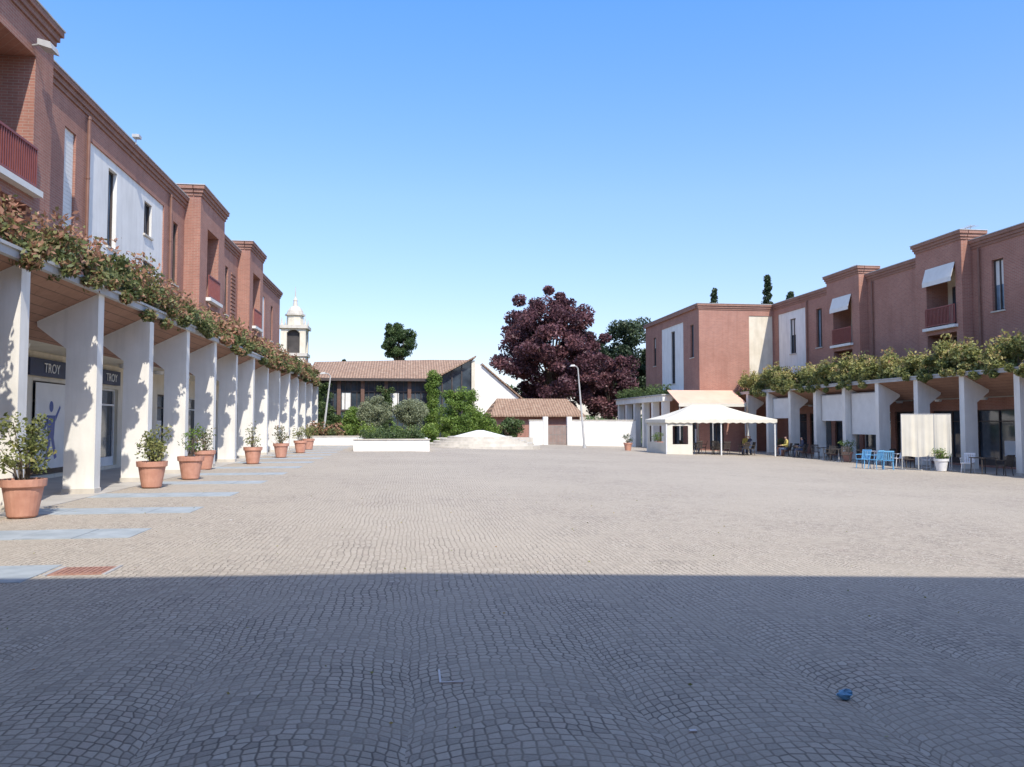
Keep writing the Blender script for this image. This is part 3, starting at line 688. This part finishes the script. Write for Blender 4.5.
slab('tiles',[(XA-.7,YR,zr_-.3),(XB+.4,YR,zr_),(XB+.4,YB+.8,ze_-.1),(XA-.7,YB+.8,ze_-.1)])
b.hexa('dframe',[(XA-.7,YF-.93,ze_-.25),(XM,YF-.93,ze_-.25),(XM,YF-.905,ze_-.25),(XA-.7,YF-.905,ze_-.25),(XA-.7,YF-.93,ze_-.0),(XM,YF-.93,ze_-.0),(XM,YF-.905,ze_-.0),(XA-.7,YF-.905,ze_-.0)])
b.finish()
b=B('white_house')
b.prism('plaster',[(5.9,-.4),(5.9,7.6),(7.2,7.2),(10.8,4.1),(10.8,-.4)],79,92)
b.hexa('tiles',[(7.1,78.7,7.35),(11.2,78.7,3.85),(11.2,92.2,3.85),(7.1,92.2,7.35),(7.1,78.7,7.5),(11.2,78.7,4.0),(11.2,92.2,4.0),(7.1,92.2,7.5)])
b.finish()
b=B('tiled_outbuilding')
b.wall('brick',(7.4,70.5),(1,0),(0,-1),7.8,-.5,2.3,[(3.2,4.4,.4,1.7,'win')]); b.box('brick',7.4,15.2,70.8,77,-.5,2.3)
for q in ([(7.0,69.9,2.1),(15.6,69.9,2.1),(14.6,73.5,3.7),(8.0,73.5,3.7)],[(8.0,73.5,3.7),(14.6,73.5,3.7),(15.6,77.4,2.1),(7.0,77.4,2.1)]): slab('tiles',q,.12)
b.quad('tiles',(7.0,69.9,2.2),(8.0,73.5,3.8),(7.0,77.4,2.2)); b.quad('tiles',(15.6,69.9,2.2),(14.6,73.5,3.8),(15.6,77.4,2.2)); b.finish()
b=B('boundary_wall')
b.box('plaster',10.2,11.4,67.8,68.1,-.6,1.75); b.box('plaster',13.9,19.6,67.8,68.1,-.7,1.75); b.box('stone',10.15,11.45,67.75,68.15,1.752,1.83); b.box('stone',13.85,19.65,67.75,68.15,1.752,1.83)
b.box('plaster',11.4,11.8,67.7,68.2,-.6,2.1); b.box('plaster',13.5,13.9,67.7,68.2,-.6,2.1); b.finish()
b=B('metal_gate')
for i in range(14): b.box('gate',11.82+i*.12,11.9+i*.12,67.9,67.94,-.35,1.35)
for zz in (-.2,.5,1.2): b.box('gate',11.8,13.5,67.94,67.98,zz,zz+.07)
b.finish()
def lamp(x,y,z,dx,h,name='street_lamp'):
    b=B(name); b.tube('metal',[(x,y,z-.1),(x+dx*.5,y,z+h*.5),(x+dx,y,z+h)],[.09,.07,.045],10); b.cyl('metal',x,y,z-.05,z+.25,.16,.13)
    b.tube('metal',[(x+dx,y,z+h),(x+dx-.15,y-.1,z+h+.15),(x+dx-.4,y-.3,z+h+.2)],[.045,.04,.03],8)
    b.hexa('metal',[(x+dx-.7,y-.5,z+h+.12),(x+dx-.3,y-.5,z+h+.14),(x+dx-.3,y-.15,z+h+.14),(x+dx-.7,y-.15,z+h+.12),(x+dx-.6,y-.45,z+h+.25),(x+dx-.35,y-.45,z+h+.27),(x+dx-.35,y-.2,z+h+.27),(x+dx-.6,y-.2,z+h+.25)])
    b.finish()
lamp(13.3,60,-.35,-.5,6.1); lamp(-6.2,58,0,.55,4.9)

b=B('bell_tower'); x,y=-18.3,130; w=1.9
b.box('cream',x-w,x+w,y-w,y+w,0,12.0); b.box('stone',x-w-.25,x+w+.25,y-w-.25,y+w+.25,12.0,12.5)
b.box('interior',x-w+.6,x+w-.6,y-w+.6,y+w-.6,12.5,16.4)
for sx in(-1,1):
    for sy in(-1,1): b.box('cream',x+sx*w-(.9 if sx>0 else 0),x+sx*w+(.9 if sx<0 else 0),y+sy*w-(.9 if sy>0 else 0),y+sy*w+(.9 if sy<0 else 0),12.5,16.4)
for k in range(6):
    t0=k/6; hh=.9*(1-math.sqrt(max(0,1-(t0)**2))) 
    for s in (-1,1):
        xa=x+s*1.0*t0; xb=x+s*1.0*(t0+1/6); b.box('cream',min(xa,xb),max(xa,xb),y-w+.02,y-w+.6,16.3-hh-.1,16.39); b.box('cream',x-w+.02,x-w+.6,min(y+s*t0,y+s*(t0+1/6)),max(y+s*t0,y+s*(t0+1/6)),16.3-hh-.1,16.39); b.box('cream',x+w-.6,x+w-.02,min(y+s*t0,y+s*(t0+1/6)),max(y+s*t0,y+s*(t0+1/6)),16.3-hh-.1,16.39)
b.box('stone',x-w-.35,x+w+.35,y-w-.35,y+w+.35,16.4,16.9); b.cyl('cream',x,y,16.9,18.6,1.35,1.3,8); b.cyl('stone',x,y,18.6,18.85,1.6,1.6,8)
prev=(1.35,18.85)
for r_,z_ in ((1.2,19.4),(.85,19.9),(.4,20.2),(.3,21.0),(.36,21.05),(.1,21.7),(.03,23.3)):
    b.cyl('stone',x,y,prev[1],z_,prev[0],r_,12); prev=(r_,z_)
for sx in(-1,1):
    for sy in(-1,1): b.cyl('stone',x+sx*(w-.1),y+sy*(w-.1),16.9,18.2,.22,.03,8)
b.finish()
for (xx,yy,ww,hh) in ((-14,108,10,7.0),(-25,115,10,8.5),(-36,120,12,8),(60,130,18,8)):
    b=B('tiled_house'); b.wall('cream',(xx,yy),(1,0),(0,-1),ww,-.7,hh,[(1+i*2.4,1.9+i*2.4,hh-2.6,hh-1.2,'win') for i in range(int(ww/2.6))]); b.box('cream',xx,xx+ww,yy+.3,yy+9,-.7,hh)
    slab('tiles',[(xx-.5,yy-.6,hh-.05),(xx+ww+.5,yy-.6,hh-.05),(xx+ww+.5,yy+4.5,hh+1.7),(xx-.5,yy+4.5,hh+1.7)]); slab('tiles',[(xx-.5,yy+4.5,hh+1.7),(xx+ww+.5,yy+4.5,hh+1.7),(xx+ww+.5,yy+9.6,hh-.05),(xx-.5,yy+9.6,hh-.05)])
    b.finish()

# ------------------------------------------------------------------ trees
tree('copper_beech_tree',15.4,86,-.4,4,9.6,6.4,7.0,LEAF['purple'],66000,.19,200,1.2,.45)
tree('cedar_tree',26.3,97,-.7,4,9.2,4.8,7.2,LEAF['conifer'],30000,.20,100,1.2,.4)
tree('plum_tree',23.0,90,-.7,3,6.5,3.4,4.6,LEAF['purple'],16000,.19,60,1.1,.3)
tree('cedar_tree',33,99,-.7,4,8.8,4.2,6.8,LEAF['conifer'],20000,.20,80,1.2,.4)
tree('cypress_tree',44.8,95,-.7,3,11.2,1.5,9.6,LEAF['conifer'],14000,.15,100,.9,.2,cone=True)
tree('cypress_tree',48.9,97,-.7,3,10.9,1.9,8.2,LEAF['conifer'],14000,.15,90,1.0,.2,cone=True)
tree('cypress_tree',36.5,92,-.7,3,10,1.4,8.4,LEAF['conifer'],11000,.15,90,.85,.2,cone=True)
tree('cypress_tree',60.5,96,-.7,3,10.9,2.0,9.4,LEAF['conifer'],12000,.16,90,1.0,.2,cone=True)
tree('pine_tree',-1.6,110,0,8,12.6,2.6,3.0,LEAF['dark'],15000,.15,70,.75,.25)
tree('cypress_tree',-8.5,104,0,3,5.2,1.3,4.4,LEAF['conifer'],6000,.17,40,.6,.2,cone=True)
tree('olive_tree',-2.7,60.5,0,.9,2.35,1.2,1.2,LEAF['olive'],20000,.06,90,.45,.08,limbs=6)
tree('olive_tree',.05,60.5,0,.9,2.3,1.15,1.15,LEAF['olive'],20000,.06,90,.45,.08,limbs=6)
tree('laurel_shrub',3.9,63.5,-.1,.5,2.1,2.1,2.3,LEAF['green'],20000,.085,90,.6,.12)
tree('laurel_shrub',5.6,64.5,-.1,.5,1.3,1.5,1.3,LEAF['green'],9000,.085,50,.5,.1)
tree('laurel_shrub',7.9,66,-.2,.4,1.2,1.4,1.2,LEAF['dark'],6000,.10,35,.5,.1)
tree('laurel_shrub',-7.2,69.5,0,.5,1.7,1.2,1.6,LEAF['dark'],7000,.09,40,.5,.1)
tree('laurel_shrub',-4.9,69.8,0,.5,1.5,1.1,1.4,LEAF['green'],7000,.09,40,.5,.1)
def vine(pts,r,n,kind='green'):
    P,t=clumps(pts,[r]*len(pts),n); e=empty('climbing_vine'); leaves('foliage',P,.085,t,LEAF[kind],e)
    bb=B.__new__(B); bb.d={}; bb.e=e; bb.name='v'; x=pts[0][0]; bb.tube('bark',[(x,71.4,0),(x+.05,71.35,2.6),(x,71.4,4.8)],[.05,.035,.015],6); bb.finish()
vine([(2.0+rng.normal(0,.18),70.9+rng.normal(0,.12),z) for z in np.linspace(.3,5.9,40)],.5,10000)
vine([(-7.8+rng.normal(0,.4),71.4+rng.normal(0,.1),z) for z in np.linspace(.3,4.9,34)],.42,5000,'dark')
vine([(-2.1+rng.normal(0,.3),71.4+rng.normal(0,.1),z) for z in np.linspace(.3,4.6,26)],.4,3500,'dark')
cc=[];cr=[]
for i in range(420):
    x=rng.uniform(-90,120); yy=rng.uniform(125,150); top=4.5+2.2*math.sin(x*.13)+1.6*math.sin(x*.37+1); cc.append((x,yy,rng.uniform(0,max(2,top)))); cr.append(rng.uniform(1.2,2.4))
P,t=clumps(cc,cr,36000); leaves('distant_trees',P,.36,t,LEAF['dark'])

# litter
b=B('crumpled_bag'); vs=[];fs=[]
N1,N2=7,10
for i in range(N1+1):
    for j in range(N2):
        th=math.pi*i/N1; ph=2*math.pi*j/N2; r=.045*random.uniform(.6,1.3)
        vs.append((2.62+r*1.1*math.sin(th)*math.cos(ph),4.6+r*math.sin(th)*math.sin(ph)*.9,gz(2.6)+.03+r*.6*math.cos(th)))
for i in range(N1):
    for j in range(N2): fs.append((i*N2+j,i*N2+(j+1)%N2,(i+1)*N2+(j+1)%N2,(i+1)*N2+j))
b.add('blueplastic',vs,fs); b.finish()
b=B('paper_scrap')
for (x,y) in ((1.5,4.15),(-2.9,13.6)): b.box('chalk',x-.02,x+.02,y-.01,y+.015,gz(x)+.002,gz(x)+.01)
b.finish()
P=np.stack([rng.uniform(-6,8,260),rng.uniform(3,20,260),np.zeros(260)],1); P[:,2]=[gz(p[0])+.012 for p in P]
leaves('fallen_leaves',P,.014,rng.uniform(.3,1,260),LEAF['hedge'],flat=.95)

# ------------------------------------------------------------------ light, sky, camera
EL,AZ=R(49),R(14)
d=Vector((-math.sin(AZ)*math.cos(EL),math.cos(AZ)*math.cos(EL),-math.sin(EL)))
L=bpy.data.lights.new('sun','SUN'); L.energy=5.0; L.angle=R(.5); L.color=(1,.94,.84)
so=bpy.data.objects.new('sun',L); col.objects.link(so); so.rotation_euler=d.to_track_quat('-Z','Y').to_euler()
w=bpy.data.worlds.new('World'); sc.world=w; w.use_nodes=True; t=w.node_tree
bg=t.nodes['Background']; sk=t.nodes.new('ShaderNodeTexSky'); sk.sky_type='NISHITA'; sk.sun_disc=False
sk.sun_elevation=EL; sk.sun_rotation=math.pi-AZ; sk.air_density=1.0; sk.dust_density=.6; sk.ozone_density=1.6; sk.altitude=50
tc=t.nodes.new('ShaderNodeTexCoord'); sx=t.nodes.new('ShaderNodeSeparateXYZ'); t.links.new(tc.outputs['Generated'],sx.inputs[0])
gcol=ramp(t,sx.outputs[2],[(0,(.34,.31,.36)),(.12,(.38,.37,.42)),(.27,(.40,.45,.53)),(.48,(.31,.50,.74)),(.75,(.68,.62,.60))])  # last stop: artificial zenith gain, out of view, added to lift the shaded areas
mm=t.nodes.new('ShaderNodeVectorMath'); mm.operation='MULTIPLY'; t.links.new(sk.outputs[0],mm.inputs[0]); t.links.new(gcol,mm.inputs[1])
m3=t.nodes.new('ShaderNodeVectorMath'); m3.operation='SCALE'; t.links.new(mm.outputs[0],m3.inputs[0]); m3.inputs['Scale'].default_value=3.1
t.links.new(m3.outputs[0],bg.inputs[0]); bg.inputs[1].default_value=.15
cam=bpy.data.cameras.new('camera'); cam.sensor_width=36; cam.lens=27.98; cam.clip_end=4000; cam.clip_start=.1
co=bpy.data.objects.new('camera',cam); col.objects.link(co); co.location=(0,0,1.6); co.rotation_euler=(R(92.8),0,R(-7.3)); sc.camera=co
sc.view_settings.view_transform='Standard'; sc.view_settings.look='None'; sc.view_settings.exposure=0
